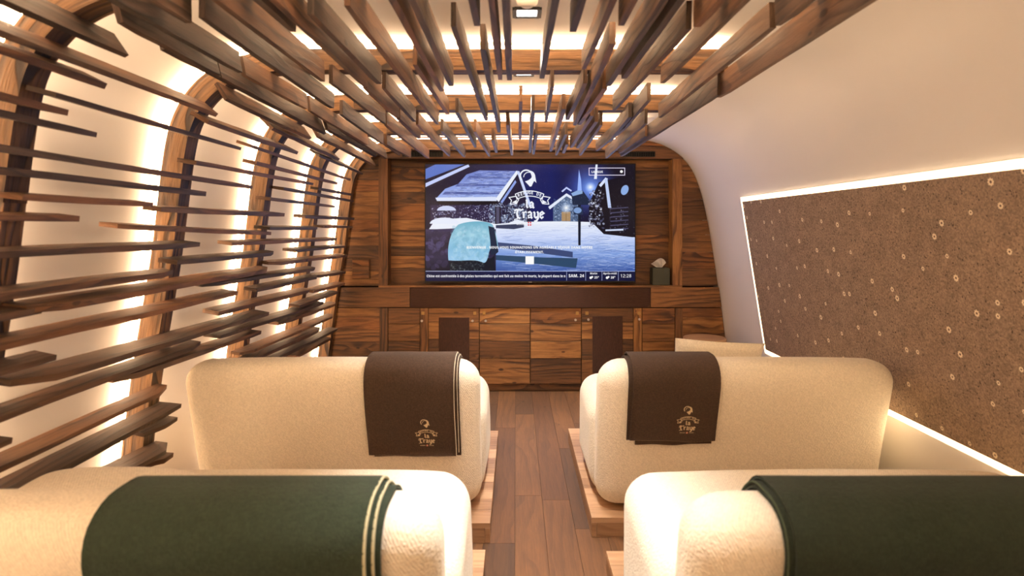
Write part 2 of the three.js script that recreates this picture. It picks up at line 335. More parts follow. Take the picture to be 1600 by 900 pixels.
// ---------------------------------------------------------------- emblem used on the screen and the throws
function drawEmblem(c, cx, cy, s, color, red) {                      // s: half width of the banner
  c.save(); c.translate(cx, cy); c.scale(s / 100, s / 100); c.strokeStyle = color; c.fillStyle = color; c.lineJoin = 'round'; c.lineCap = 'round';
  // horned goat head
  c.lineWidth = 7; c.beginPath(); c.arc(-16, -118, 28, Math.PI * 0.80, Math.PI * 1.95); c.stroke();
  c.lineWidth = 4; c.beginPath(); c.arc(-4, -112, 24, Math.PI * 1.02, Math.PI * 1.8); c.stroke();
  c.beginPath(); c.moveTo(2, -144); c.quadraticCurveTo(26, -140, 28, -112); c.lineTo(33, -84); c.lineTo(22, -94); c.lineTo(16, -82); c.lineTo(10, -68); c.lineTo(2, -66);
  c.lineTo(-22, -92); c.quadraticCurveTo(2, -98, 10, -112); c.quadraticCurveTo(10, -132, 2, -144); c.fill();
  // banner
  c.lineWidth = 4.5;
  c.beginPath(); c.moveTo(-68, -30); c.quadraticCurveTo(0, -62, 68, -30); c.lineTo(60, -6); c.quadraticCurveTo(0, -36, -60, -6); c.closePath(); c.stroke();
  for (const k of [-1, 1]) { c.beginPath(); c.moveTo(k * 64, -20); c.lineTo(k * 98, -14); c.lineTo(k * 86, 0); c.lineTo(k * 92, 18); c.lineTo(k * 62, 16); c.lineTo(k * 52, -4); c.closePath(); c.stroke(); c.beginPath(); c.moveTo(k * 60, -4); c.lineTo(k * 84, 10); c.lineTo(k * 62, 16); c.closePath(); c.fill(); }
  c.font = 'bold 20px sans-serif'; c.textAlign = 'center'; c.textBaseline = 'middle';
  const word = 'REFUGE DE';
  [...word].forEach((ch, i) => { const t = (i - (word.length - 1) / 2) / (word.length - 1) * 2; c.save(); c.translate(t * 52, -38 + 13 * t * t); c.rotate(t * 0.26); c.fillText(ch, 0, 0); c.restore(); });
  // blackletter words built from broken strokes
  const pen = (pts, w = 9) => { c.lineWidth = w; c.lineCap = 'butt'; c.lineJoin = 'miter'; c.beginPath(); pts.forEach(([x, y], i) => (i ? c.lineTo(x, y) : c.moveTo(x, y))); c.stroke(); };
  pen([[-17, -4], [-13, 0], [-13, 30], [-7, 36]]); pen([[2, 14], [10, 9], [16, 15], [16, 32], [22, 37]]); pen([[12, 21], [2, 26], [4, 35], [14, 33]], 6);
  pen([[-72, 52], [-64, 44], [-40, 47], [-30, 42]], 8); pen([[-56, 46], [-60, 62], [-56, 82], [-44, 88]], 10); pen([[-74, 62], [-68, 56]], 6); pen([[-56, 88], [-72, 92]], 5);
  pen([[-34, 56], [-28, 60], [-28, 86]], 9); pen([[-28, 60], [-18, 55], [-14, 60]], 7);
  pen([[-8, 60], [2, 55], [8, 61], [8, 82], [13, 87]], 9); pen([[4, 69], [-6, 73], [-5, 84], [6, 81]], 6);
  pen([[19, 55], [24, 60], [24, 78], [30, 84], [40, 78]], 9); pen([[36, 54], [41, 60], [41, 86], [34, 98], [22, 102]], 9);
  pen([[66, 78], [58, 86], [51, 80], [51, 62], [60, 55], [68, 62], [54, 72]], 8);
  // foot line
  c.font = 'bold 12px sans-serif'; c.fillText('MÉRIBEL', -38, 114); c.fillText('SAVOIE', 38, 114);
  c.fillStyle = red; c.fillRect(-8, 104, 16, 18); c.fillStyle = color; c.fillRect(-2, 104, 4, 18); c.fillRect(-8, 111, 16, 4);
  c.restore();
}

// ---------------------------------------------------------------- television
{
  const cv = document.createElement('canvas'); cv.width = 1280; cv.height = 720; const c = cv.getContext('2d');
  const poly = (fill, ...p) => { c.fillStyle = fill; c.beginPath(); for (let i = 0; i < p.length; i += 2) (i ? c.lineTo(p[i], p[i + 1]) : c.moveTo(p[i], p[i + 1])); c.closePath(); c.fill(); };
  const speck = (x0, y0, x1, y1, n, cols, r0, r1, al = 0.9) => { for (let i = 0; i < n; i++) { c.fillStyle = pick(cols); c.globalAlpha = rr(al / 3, al); c.beginPath(); c.ellipse(rr(x0, x1), rr(y0, y1), rr(r0, r1), rr(r0, r1) * 0.7, rr(0, 3), 0, 7); c.fill(); } c.globalAlpha = 1; };
  const grad = (x0, y0, x1, y1, ...s) => { const g = c.createLinearGradient(x0, y0, x1, y1); s.forEach((q, i) => g.addColorStop(i / (s.length - 1), q)); return g; };
  c.fillStyle = grad(0, 0, 1280, 0, '#17132c', '#1c1738', '#171d58', '#101c5e', '#1d1730', '#17121f'); c.fillRect(0, 0, 1280, 720);
  // far left eaves
  poly('#241c34', 0, 0, 300, 0, 60, 130, 0, 150); poly('#5f78c8', 0, 28, 60, 0, 240, 0, 0, 92); poly('#c8d4ff', 0, 116, 240, 8, 262, 0, 270, 14, 0, 140);
  // snow covered chalet on the left
  poly(grad(0, 30, 0, 250, '#6f80c8', '#8fa4e6', '#a9bcf4'), 330, 36, 560, 40, 430, 210, 60, 215, 120, 150, 200, 120, 250, 62);
  for (const [y, a] of [[70, 270], [118, 200], [168, 120]]) poly('#5563a8', a, y, 540 - (y - 40) * 0.6, y + 6, 530 - (y - 40) * 0.6, y + 16, a - 18, y + 18);
  for (let i = 0; i < 420; i++) { const y = rr(42, 208), x0 = lerp(320, 70, (y - 40) / 175), x1 = lerp(548, 432, (y - 40) / 175), x = rr(x0, x1); c.strokeStyle = pick(['#b9c8fa', '#4a5796', '#8a9be0', '#dfe8ff', '#39447e']); c.globalAlpha = rr(0.15, 0.5); c.lineWidth = rr(1.5, 5); c.beginPath(); c.moveTo(x, y); c.lineTo(x + rr(14, 46), y + rr(-3, 3)); c.stroke(); } c.globalAlpha = 1;
  poly('#dfe8ff', 60, 205, 430, 200, 436, 226, 300, 238, 70, 226); poly('#17121e', 70, 226, 440, 226, 440, 250, 80, 250);
  poly('#1f1a38', 560, 44, 640, 260, 640, 380, 440, 380, 440, 215); poly('#eef3ff', 556, 38, 570, 48, 448, 232, 428, 212); poly('#cfdcff', 556, 38, 574, 42, 650, 262, 634, 266);
  poly('#8ea4e8', 548, 96, 556, 110, 470, 240, 458, 232); poly('#2b2348', 30, 250, 470, 250, 470, 400, 30, 400);
  speck(40, 250, 470, 395, 700, ['#b9c3ea', '#6d6f98', '#d8defa', '#3a3148', '#15101c'], 1.5, 6);
  speck(390, 240, 620, 380, 420, ['#7d90b4', '#a9bad8', '#4d5878', '#d3e0f4'], 3, 9); poly('#1e1828', 425, 260, 460, 260, 460, 370, 425, 370); poly('#53506c', 432, 262, 452, 262, 452, 366, 432, 366);
  // sky glow and far chapel
  const glow = c.createRadialGradient(1010, 150, 10, 1010, 150, 180); glow.addColorStop(0, '#7fa8ff'); glow.addColorStop(1, 'rgba(30,60,190,0)'); c.fillStyle = glow; c.fillRect(800, 0, 460, 330);
  poly('#9ab8ff', 938, 30, 950, 90, 956, 170, 928, 170); poly('#e8f0ff', 1040, 0, 1052, 0, 1048, 90, 1030, 90);
  poly('#c6d2ff', 830, 165, 862, 138, 895, 160, 890, 168, 862, 150, 838, 172);
  poly('#55698e', 780, 245, 860, 190, 935, 240, 935, 352, 780, 352); speck(785, 215, 930, 350, 320, ['#8fa6c8', '#39465f', '#c1d2ea', '#6a7fa4'], 2, 6); poly('#e6eeff', 750, 262, 862, 178, 940, 226, 936, 240, 862, 196, 760, 278); poly('#b1906a', 832, 292, 886, 292, 886, 350, 832, 350); poly('#7d6244', 858, 292, 861, 292, 861, 350, 858, 350);
  const lamp = c.createRadialGradient(860, 268, 2, 860, 268, 40); lamp.addColorStop(0, '#ffffff'); lamp.addColorStop(1, 'rgba(180,210,255,0)'); c.fillStyle = lamp; c.fillRect(820, 228, 80, 80);
  const lamp2 = c.createRadialGradient(1008, 140, 2, 1008, 140, 34); lamp2.addColorStop(0, '#ffffff'); lamp2.addColorStop(1, 'rgba(180,210,255,0)'); c.fillStyle = lamp2; c.fillRect(970, 100, 80, 80);
  // snow field
  c.fillStyle = grad(0, 350, 0, 660, '#f2f6ff', '#cfdcff', '#7f9fe0', '#3a56a0'); c.beginPath(); c.moveTo(400, 372); c.bezierCurveTo(600, 346, 880, 350, 1010, 356); c.bezierCurveTo(1080, 380, 1120, 430, 1280, 450); c.lineTo(1280, 660); c.lineTo(400, 660); c.fill();
  for (let i = 0; i < 700; i++) { const y = rr(362, 655), x = rr(440 + (y - 360) * 0.1, 1240); c.strokeStyle = pick(['#ffffff', '#a9bdf0', '#5d79bd', '#dfe8ff', '#7f98d8']); c.globalAlpha = rr(0.08, 0.3); c.lineWidth = rr(1, 6) * (0.4 + (y - 360) / 250); c.beginPath(); c.moveTo(x, y); c.quadraticCurveTo(x + 30, y + rr(-8, 8), x + rr(40, 110), y + rr(-10, 10)); c.stroke(); } c.globalAlpha = 1;
  poly('#3d4b78', 430, 480, 640, 500, 900, 540, 900, 575, 640, 540, 430, 510); poly('#2e4a6a', 430, 560, 700, 574, 930, 580, 920, 640, 640, 610, 430, 590);
  for (let i = 0; i < 260; i++) { c.strokeStyle = pick(['#dfe9ff', '#7f9ad8', '#4f6cb4', '#b8ccff']); c.globalAlpha = 0.35; c.lineWidth = rr(1, 4); const x = rr(900, 1270), y = rr(450, 650); c.beginPath(); c.moveTo(x, y); c.quadraticCurveTo(x + 30, y - rr(4, 14), x + rr(50, 90), y + rr(-12, 8)); c.stroke(); } c.globalAlpha = 1;
  poly('#eef3ff', 60, 340, 250, 330, 470, 376, 560, 340, 604, 352, 610, 370, 540, 380, 20, 402); poly('#39405e', 430, 375, 602, 366, 602, 388, 540, 400, 430, 394);
  // snow cap heaps, dark left ground
  c.fillStyle = '#cfd8f6'; c.beginPath(); c.ellipse(128, 285, 58, 30, 0, Math.PI, 0); c.fill(); c.fillStyle = '#e9efff'; c.beginPath(); c.ellipse(116, 366, 90, 38, 0, Math.PI, 0); c.fill();
  c.fillStyle = grad(0, 400, 0, 660, '#3a3358', '#1d1830', '#2c2748', '#141020'); c.fillRect(0, 400, 430, 260);
  speck(0, 420, 150, 640, 60, ['#4a4470', '#2a2444'], 8, 26);
  // big blue snow cap on its post
  poly('#131826', 140, 600, 150, 660, 420, 660, 425, 480, 440, 470, 445, 540, 400, 580); speck(150, 600, 360, 656, 130, ['#39414e', '#5a6468', '#20262e'], 2, 8);
  c.fillStyle = grad(0, 350, 0, 610, '#6fb2cc', '#9fd2e6', '#86c0e2', '#a8d4f4'); c.beginPath(); c.moveTo(140, 592); c.bezierCurveTo(130, 500, 150, 420, 200, 372); c.bezierCurveTo(260, 345, 380, 345, 410, 372); c.bezierCurveTo(432, 420, 440, 470, 445, 520); c.bezierCurveTo(420, 480, 398, 500, 384, 560); c.bezierCurveTo(376, 600, 366, 612, 350, 606); c.bezierCurveTo(300, 580, 220, 602, 140, 592); c.fill();
  speck(165, 385, 380, 585, 220, ['#bfe2f2', '#7ab4d0', '#c8e6f4', '#6aa6c4'], 6, 22, 0.28);
  poly('#1d2a44', 384, 380, 420, 390, 442, 520, 436, 548, 400, 560, 396, 470);
  // signpost and stairs to the right
  poly('#12182c', 932, 200, 950, 200, 948, 500, 934, 500); poly('#1d2944', 890, 170, 960, 160, 1010, 230, 1016, 250, 900, 250); poly('#8fb0e0', 890, 178, 930, 160, 960, 162, 960, 180, 900, 196); poly('#233252', 905, 262, 962, 262, 962, 310, 905, 310); c.fillStyle = '#7fa0d4'; c.beginPath(); c.ellipse(930, 284, 24, 18, 0, 0, 7); c.fill();
  poly('#17121f', 1060, 110, 1270, 60, 1270, 450, 1090, 430, 1000, 340, 1000, 240); poly('#dbe6ff', 1060, 128, 1100, 80, 1116, 88, 1072, 140); poly('#c3d4fa', 1094, 90, 1112, 90, 1136, 268, 1116, 268);
  speck(1000, 160, 1090, 400, 150, ['#c8d4f4', '#56597c', '#15101c', '#e8eeff'], 3, 10); speck(1120, 250, 1240, 420, 90, ['#5a5a78', '#241c2c', '#8a8eb0'], 2, 6);
  for (let k = 0; k < 6; k++) poly('#49486a', 1130, 270 + k * 26, 1240, 262 + k * 26, 1240, 268 + k * 26, 1130, 277 + k * 26);
  c.fillStyle = '#8fb0e6'; c.beginPath(); c.ellipse(1218, 158, 22, 32, 0.4, 0, 7); c.fill(); poly('#d4e0fa', 1100, 402, 1210, 398, 1210, 408, 1100, 412);
  for (let i = 0; i < 900; i++) { c.fillStyle = '#dfe6ff'; c.globalAlpha = rr(0.04, 0.22); const x = rr(0, 1280), y = rr(0, 420); c.fillRect(x, y, rr(1, 2.2), rr(2, 9)); } c.globalAlpha = 1;   // falling snow
  // interface
  drawEmblem(c, 636, 222, 128, '#f4f7ff', '#e0344a');
  c.strokeStyle = '#f0e8ff'; c.lineWidth = 4; c.strokeRect(1000, 22, 218, 44); c.fillStyle = '#ffffff'; c.font = 'bold 18px sans-serif'; c.textBaseline = 'middle'; c.textAlign = 'left'; c.fillText('LANGUE', 1014, 45); c.beginPath(); c.arc(1198, 44, 9, 0, 7); c.fill();
  c.textAlign = 'center'; c.font = 'bold 22px sans-serif';
  c.fillText('BIENVENUE . NOUS VOUS SOUHAITONS UN AGRÉABLE SÉJOUR DANS NOTRE', 636, 513, 772); c.fillText('ÉTABLISSEMENT.', 636, 542); c.fillRect(611, 567, 52, 50);
  c.fillStyle = 'rgba(22,26,64,0.78)'; c.fillRect(0, 660, 1280, 60); c.fillStyle = '#c3d0ff'; c.fillRect(0, 658, 1280, 3); for (const x of [862, 978, 1078, 1178]) c.fillRect(x, 660, 2, 58);
  c.fillStyle = '#ffffff'; c.textAlign = 'left'; c.font = 'bold 22px sans-serif'; c.fillText('Chine est confrontée à des pluies torrentielles qui ont fait au moins 16 morts, la plupart dans le n', 6, 690, 850);
  c.font = 'bold 26px sans-serif'; c.fillText('SAM. 24', 874, 688, 96); c.font = '28px sans-serif'; c.fillText('12:28', 1190, 688, 70);
  c.font = 'bold 16px sans-serif'; c.textAlign = 'center'; c.fillText('Matin', 1028, 673); c.fillText('Après-midi', 1128, 673, 88); c.font = 'bold 19px sans-serif'; c.fillText('25°', 1046, 698); c.fillText('28°', 1146, 698);
  for (const x of [1010, 1110]) { c.beginPath(); c.arc(x, 700, 8, 0, 7); c.fill(); c.beginPath(); c.arc(x + 9, 695, 6, 0, 7); c.fill(); }
  const tex = new THREE.CanvasTexture(cv); tex.colorSpace = THREE.SRGBColorSpace;
  const w = X(993) - X(664), h = Y(256) - Y(441), zf = -5.615;
  const g = thing('television', 'large wall-mounted flat television showing a snowy night village', 'television', [X(828.5), Y(348.5), zf]);
  mesh('housing', new RoundedBoxGeometry(w + 0.012, h + 0.012, 0.045, 2, 0.006), blackMetal, g).position.z = -0.024;
  mesh('wall_mount', new THREE.BoxGeometry(0.6, 0.4, 0.08), blackMetal, g).position.z = -0.085;
  const screen = mesh('screen', new THREE.PlaneGeometry(w - 0.006, h - 0.014).translate(0, 0.003, 0.0005), new THREE.MeshPhysicalMaterial({ color: 0x020202, roughness: 0.2, specularIntensity: 0.25, emissive: 0xffffff, emissiveMap: tex, emissiveIntensity: TV_GLOW }), g);
  screen.userData.label = 'lit screen with a snowy village, an emblem and a news line';
  mesh('standby_badge', new THREE.BoxGeometry(0.03, 0.004, 0.002), steel, g).position.set(0, -h / 2 - 0.001, 0.0005);
  const l = new THREE.RectAreaLight(new THREE.Color().setRGB(0.5, 0.58, 1), TV_LIGHT, w - 0.02, h - 0.03); l.position.set(X(828.5), Y(348.5), zf + 0.006); l.lookAt(X(828.5), Y(348.5), 0); scene.add(l);
}
{ // tissue box on the ledge of the niche
  const w = 0.155, h = 0.155, yb = Y(446), g = thing('tissue_box', 'dark green-grey cube tissue box with a white tissue in the niche', 'tissue box', [X(1033.5), yb, -5.668]);
  const cover = new THREE.MeshStandardMaterial({ color: 0x3a3d31, roughness: 0.7 });
  mesh('cover', new RoundedBoxGeometry(w, h, 0.13, 3, 0.006).translate(0, h / 2 + 0.001, 0), cover, g);
  mesh('opening', new THREE.CylinderGeometry(0.036, 0.036, 0.002, 24).scale(1.3, 1, 0.6).translate(0, h + 0.001, 0), blackMetal, g);
  const t = new THREE.PlaneGeometry(0.1, 0.085, 14, 12), p = t.attributes.position;
  for (let i = 0; i < p.count; i++) { const x = p.getX(i), y = p.getY(i) + 0.0425, q = y / 0.085; p.setXYZ(i, x * (0.45 + 0.75 * q) - 0.012 * q + 0.02 * q * Math.sin(x * 60), h - 0.004 + y * (0.75 + 0.3 * Math.sin(x * 55 + 1)), 0.022 * Math.sin(x * 90 + q * 3) * (0.4 + q)); }
  t.computeVertexNormals();
  mesh('tissue', t, new THREE.MeshPhysicalMaterial({ color: 0xf2efe8, roughness: 0.95, side: THREE.DoubleSide, transmission: 0.3, thickness: 0 }), g);
}

// ---------------------------------------------------------------- ribs, beams and slats
const RIB_T = 0.085, ribFar = [-1.816, -0.889, 0.038, 0.965, 1.892, 2.82, 3.746, 4.673, 5.592];
const canopy = thing('slatted_canopy', 'curved timber rib frame with rough wooden slats over wall and ceiling', 'slat frame', [0, 0, 0]);
function sweep(line, z0, z1, depth, jitter, seed) {                   // rectangular timber bent along the line
  const out = offsetLine(line, depth), pos = [], uv = [], idx = [];
  let s = 0; const S = line.map((p, i) => (s += i ? Math.hypot(p[0] - line[i - 1][0], p[1] - line[i - 1][1]) : 0));
  const w = (i, k) => jitter * (vnoise(S[i] * 7, k * 3.1, seed) - 0.5);
  const face = (f, flip) => { const b = pos.length / 3; line.forEach((p, i) => { for (const [q, z, t] of f(i)) { pos.push(q[0], q[1] + EYE, z); uv.push(S[i] / 2, t / 0.5); } }); for (let i = 0; i < line.length - 1; i++) { const k = b + 2 * i; flip ? idx.push(k, k + 2, k + 1, k + 1, k + 2, k + 3) : idx.push(k, k + 1, k + 2, k + 1, k + 3, k + 2); } };
  const zn = (i) => z0 + w(i, 1), zf = (i) => z1 + w(i, 2);
  face((i) => [[line[i], zn(i), 0.3], [line[i], zf(i), 0.385]], false); face((i) => [[out[i], zn(i), 0.1], [out[i], zf(i), 0.185]], true);
  face((i) => [[line[i], zn(i), 0], [out[i], zn(i), depth]], true); face((i) => [[line[i], zf(i), 0.2], [out[i], zf(i), 0.2 + depth]], false);
  const b = pos.length / 3, n = line.length - 1;
  for (const i of [0, n]) for (const [q, z] of [[line[i], zn(i)], [line[i], zf(i)], [out[i], zf(i)], [out[i], zn(i)]]) { pos.push(q[0], q[1] + EYE, z); uv.push(0.1 * z, q[0]); }
  idx.push(b, b + 2, b + 1, b, b + 3, b + 2, b + 4, b + 5, b + 6, b + 4, b + 6, b + 7);
  const g = new THREE.BufferGeometry(); g.setAttribute('position', new THREE.Float32BufferAttribute(pos, 3)); g.setAttribute('uv', new THREE.Float32BufferAttribute(uv, 2)); g.setIndex(idx); g.computeVertexNormals(); return g;
}
const cut = (list, a, b) => list.slice(a, b + 1);
const iKnee = 25, iTop = 70;                                          // indices on ribLine where the timbers join (5 points a span)
ribFar.forEach((d, k) => {
  const zf = -d, zn = -d + RIB_T, rib = part(canopy, 'rib');
  rib.userData.label = 'curved timber rib with hidden warm light';
  const post = [[ribLine[0][0], -1.466], ...ribLine.slice(1, iKnee + 1)];
  mesh('post', sweep(post, zn, zf, RIB_DEPTH, 0.004, 100 + k), ribWood, rib);
  mesh('bent_knee', sweep(cut(ribLine, iKnee, iTop), zn + 0.003, zf - 0.003, RIB_DEPTH, 0.003, 120 + k), ribWood, rib);
  mesh('ceiling_beam', sweep(cut(ribLine, iTop, ribLine.length - 1), zn, zf, RIB_DEPTH, 0.005, 140 + k), ribWood, rib);
  // light strip on the back of the timber, close to its near edge, and the same light as area lamps
  const back = offsetLine(ribLine, RIB_DEPTH + 0.004);
  mesh('light_strip', sweep(back, zn - 0.004, zn - 0.018, 0.006, 0, 1), ledGlow, rib).userData.label = 'glowing warm light strip';
  mesh('light_strip', sweep(back, zf + 0.018, zf + 0.004, 0.006, 0, 1), ledGlow, rib).userData.label = 'glowing warm light strip';
  const cuts = [2, 12, 24, 34, 42, 50, 58, 66, 76, back.length - 1];
  const front = offsetLine(ribLine, RIB_DEPTH + 0.013);
  for (let i = 0; i < cuts.length - 1; i++) {
    const a = front[cuts[i]], b = front[cuts[i + 1]], len = Math.hypot(b[0] - a[0], b[1] - a[1]);
    const nrm = new THREE.Vector3(-(b[1] - a[1]) / len, (b[0] - a[0]) / len, 0), along = new THREE.Vector3((b[0] - a[0]) / len, (b[1] - a[1]) / len, 0);
    for (const [z, power, lean] of [[zn - 0.002, LED_LIGHT, 0.5], [zf + 0.002, LED_LIGHT_FAR, -1.6]]) {   // one strip along each edge of the timber
      if (z < -5.55) continue;
      const l = new THREE.RectAreaLight(LED_COLOR, power, len, 0.014), zAxis = nrm.clone().add(new THREE.Vector3(0, 0, lean)).normalize().negate();
      l.position.set((a[0] + b[0]) / 2, (a[1] + b[1]) / 2 + EYE, z);
      l.quaternion.setFromRotationMatrix(new THREE.Matrix4().makeBasis(along, zAxis.clone().cross(along).normalize(), zAxis)); scene.add(l);
    }
  }
});
// a pixel on the free edge of a slat: where its line of sight meets the slats' inner outline
const tipLine = offsetLine(ribLine, -SLAT); tipLine.push([1.6, tipLine[tipLine.length - 1][1]]);
const baseLine = [...ribLine, [1.6, 0.695]];
const arc = baseLine.map(() => 0); for (let i = 1; i < baseLine.length; i++) arc[i] = arc[i - 1] + Math.hypot(baseLine[i][0] - baseLine[i - 1][0], baseLine[i][1] - baseLine[i - 1][1]);
function onTip(u, v) {
  const a = u - CU, b = CV - v;
  for (let i = 0; i < tipLine.length - 1; i++) {
    const p = tipLine[i], q = tipLine[i + 1], c0 = p[0] * b - p[1] * a, c1 = q[0] * b - q[1] * a;
    if (c0 * c1 <= 0) { const t = c0 / (c0 - c1 || 1e-9), x = lerp(p[0], q[0], t), y = lerp(p[1], q[1], t); if (x * a + y * b > 0) return { s: lerp(arc[i], arc[i + 1], t), d: F * Math.hypot(x, y) / Math.hypot(a, b) }; }
  }
  return null;
}
function frameAt(s) {
  let i = 0; while (i < arc.length - 2 && arc[i + 1] < s) i++;
  const t = clamp((s - arc[i]) / (arc[i + 1] - arc[i] || 1), 0, 1), a = baseLine[i], b = baseLine[i + 1], l = Math.hypot(b[0] - a[0], b[1] - a[1]);
  const a0 = baseLine[Math.max(0, i - 2)], b0 = baseLine[Math.min(baseLine.length - 1, i + 3)], m = Math.hypot(b0[0] - a0[0], b0[1] - a0[1]);
  return { x: lerp(a[0], b[0], t), y: lerp(a[1], b[1], t), nx: (b0[1] - a0[1]) / m, ny: -(b0[0] - a0[0]) / m, tx: (b0[0] - a0[0]) / m, ty: (b0[1] - a0[1]) / m };
}
let slatCount = 0;
function slat(s0, d0, s1, d1, o = {}) {
  if (d1 < d0) [s0, d0, s1, d1] = [s1, d1, s0, d0];
  if (!ribFar.some((r) => r - 0.05 > d0 && r - 0.04 < d1)) {          // it is screwed to at least one timber
    const near = ribFar.reduce((a, r) => (Math.min(Math.abs(r - d0), Math.abs(r - d1)) < Math.min(Math.abs(a - d0), Math.abs(a - d1)) ? r : a));
    if (near <= d0 + 0.05) d0 = near - RIB_T - 0.01; else d1 = near + 0.01;
  }
  d1 = Math.min(d1, 5.585);
  const seed = 300 + slatCount++, len = d1 - d0, n = Math.max(6, Math.round(len / 0.12)), w0 = o.w ?? SLAT * rr(0.94, 1.06), t0 = o.t ?? rr(0.017, 0.023);
  const cutA = rr(-0.012, 0.012), cutB = rr(-0.012, 0.012), wall = s0 < arc[iKnee + 15], rough = wall ? 0.010 : 0.004;
  const taperA = wall && rnd() < 0.35 ? rr(0.5, 0.85) : rr(0.94, 1), taperB = wall && rnd() < 0.35 ? rr(0.5, 0.85) : rr(0.94, 1);
  const rows = [];
  for (let i = 0; i <= n; i++) {
    const q = i / n, f = frameAt(lerp(s0, s1, q)), d = lerp(d0, d1, q), e = Math.min(1, Math.min(q * len / 0.10, (1 - q) * len / 0.10));
    const tap = q < 0.5 ? lerp(taperA, 1, e) : lerp(taperB, 1, e);
    const w = w0 * tap + rough * (vnoise(d * 5, 1.5, seed) - 0.5), t = t0 * (0.85 + 0.3 * vnoise(d * 4, 7.5, seed)) * lerp(0.9, 1, e), bow = rough * 0.5 * (vnoise(d * 2, 3.5, seed) - 0.5);
    const shift = q < 0.5 ? cutA * (1 - e) : cutB * (1 - e);
    const pt = (h, k, z) => new THREE.Vector3(f.x + f.nx * h + f.tx * (k + bow), f.y + EYE + f.ny * h + f.ty * (k + bow), -(d + z));
    rows.push([pt(0.001, -t / 2, 0), pt(w, -t / 2, shift), pt(w, t / 2, shift), pt(0.001, t / 2, 0)]);
  }
  const pos = [], uv = [], idx = [], u0 = rnd() * 4, v0 = rnd() * 4;
  for (let k = 0; k < 4; k++) {
    const b = pos.length / 3, v = [0, w0, w0 + t0, 2 * w0 + t0][k], vb = [w0, w0 + t0, 2 * w0 + t0, 2 * w0 + 2 * t0][k];
    rows.forEach((r, i) => { const A = r[k], B = r[(k + 1) % 4]; pos.push(A.x, A.y, A.z, B.x, B.y, B.z); const uu = u0 + len * i / n / 2; uv.push(uu, v0 + v / 0.5, uu, v0 + vb / 0.5); });
    for (let i = 0; i < n; i++) { const q = b + 2 * i; idx.push(q, q + 1, q + 2, q + 1, q + 3, q + 2); }
  }
  for (const i of [0, n]) { const b = pos.length / 3; rows[i].forEach((p, k) => { pos.push(p.x, p.y, p.z); uv.push(u0 + k * 0.01, v0 + k * 0.05); }); i ? idx.push(b, b + 1, b + 2, b, b + 2, b + 3) : idx.push(b, b + 2, b + 1, b, b + 3, b + 2); }
  const g = new THREE.BufferGeometry(); g.setAttribute('position', new THREE.Float32BufferAttribute(pos, 3)); g.setAttribute('uv', new THREE.Float32BufferAttribute(uv, 2)); g.setIndex(idx); g.computeVertexNormals();
  mesh(wall ? 'wall_slat' : 'ceiling_slat', g, pick(slatWood), canopy);
}
function slatPx(u0, v0, u1, v1, o) {                                   // near end, far end; null: it starts out of the frame
  const b = onTip(u1, v1); let a = u0 === null ? { s: b.s, d: 1.05 + 0.3 * rnd() } : onTip(u0, v0);
  if (!a || !b) return;
  const lim = 0.035; if (Math.abs(a.s - b.s) > lim) { const m = (a.s + b.s) / 2, k = Math.sign(a.s - b.s) * lim / 2; a = { s: m + k, d: a.d }; slat(a.s, a.d, m - k, b.d, o); return; }
  slat(a.s, a.d, b.s, b.d, o);
}
// ceiling slats
for (const q of [
  [185, 33, 341, 118], [null, 0, 374, 114], [null, 0, 295, 37], [317, 31, 520, 172], [null, 0, 503, 127], [null, 0, 460, 54], [null, 0, 571, 136], [500, 40, 592, 133], [600, 141, 648, 192],
  [543, 9, 684, 195], [690, 206, 726, 247], [585, 152, 621, 184], [534, 180, 598, 225], [517, 131, 600, 194], [602, 196, 669, 248], [622, 186, 655, 218], [652, 197, 702, 245], [604, 228, 642, 247],
  [606, 231, 624, 244], [540, 205, 600, 250], [345, 122, 506, 208], [510, 203, 588, 246], [380, 119, 480, 172], [484, 174, 575, 228], [null, 0, 690, 144], [649, 105, 699, 180], [null, 0, 705, 134],
  [709, 45, 760, 190], [null, 0, 741, 20], [754, 75, 780, 207], [null, 0, 781.5, 125], [null, 0, 796, 127], [null, 0, 847, 124], [null, 0, 895.5, 47], [null, 0, 912, 112], [957, 72, 898, 196],
  [914, 134, 886, 190], [null, 0, 971, 42], [null, 0, 950, 136], [null, 0, 975, 123], [1077, 43, 960, 172], [null, 0, 1036, 132], [null, 0, 1109, 21], [1207, 45, 1031, 185], [null, 0, 1214, 43],
  [null, 0, 1123, 147, { w: 0.105 }], [1130, 143, 967, 242, { w: 0.1 }], [1014, 156, 985, 192], [938, 150, 905, 195], [925, 180, 892, 231], [932, 190, 902, 232], [937, 196, 908, 244], [983, 183, 953, 223], [985, 195, 932, 236],
  [1010, 192, 947, 247], [1010, 214, 968, 241], [714, 177, 743, 232], [742, 206, 765, 245], [770, 219, 776, 239], [793, 197, 800, 244], [813.5, 160, 812.5, 219], [833, 172.5, 828, 238.5],
  [838, 211.5, 833.5, 243], [861, 146, 853, 192], [881, 171, 860, 238], [885, 210, 869, 243], [886, 227, 880, 241], [257, 77, 508, 210],
]) slatPx(...q);
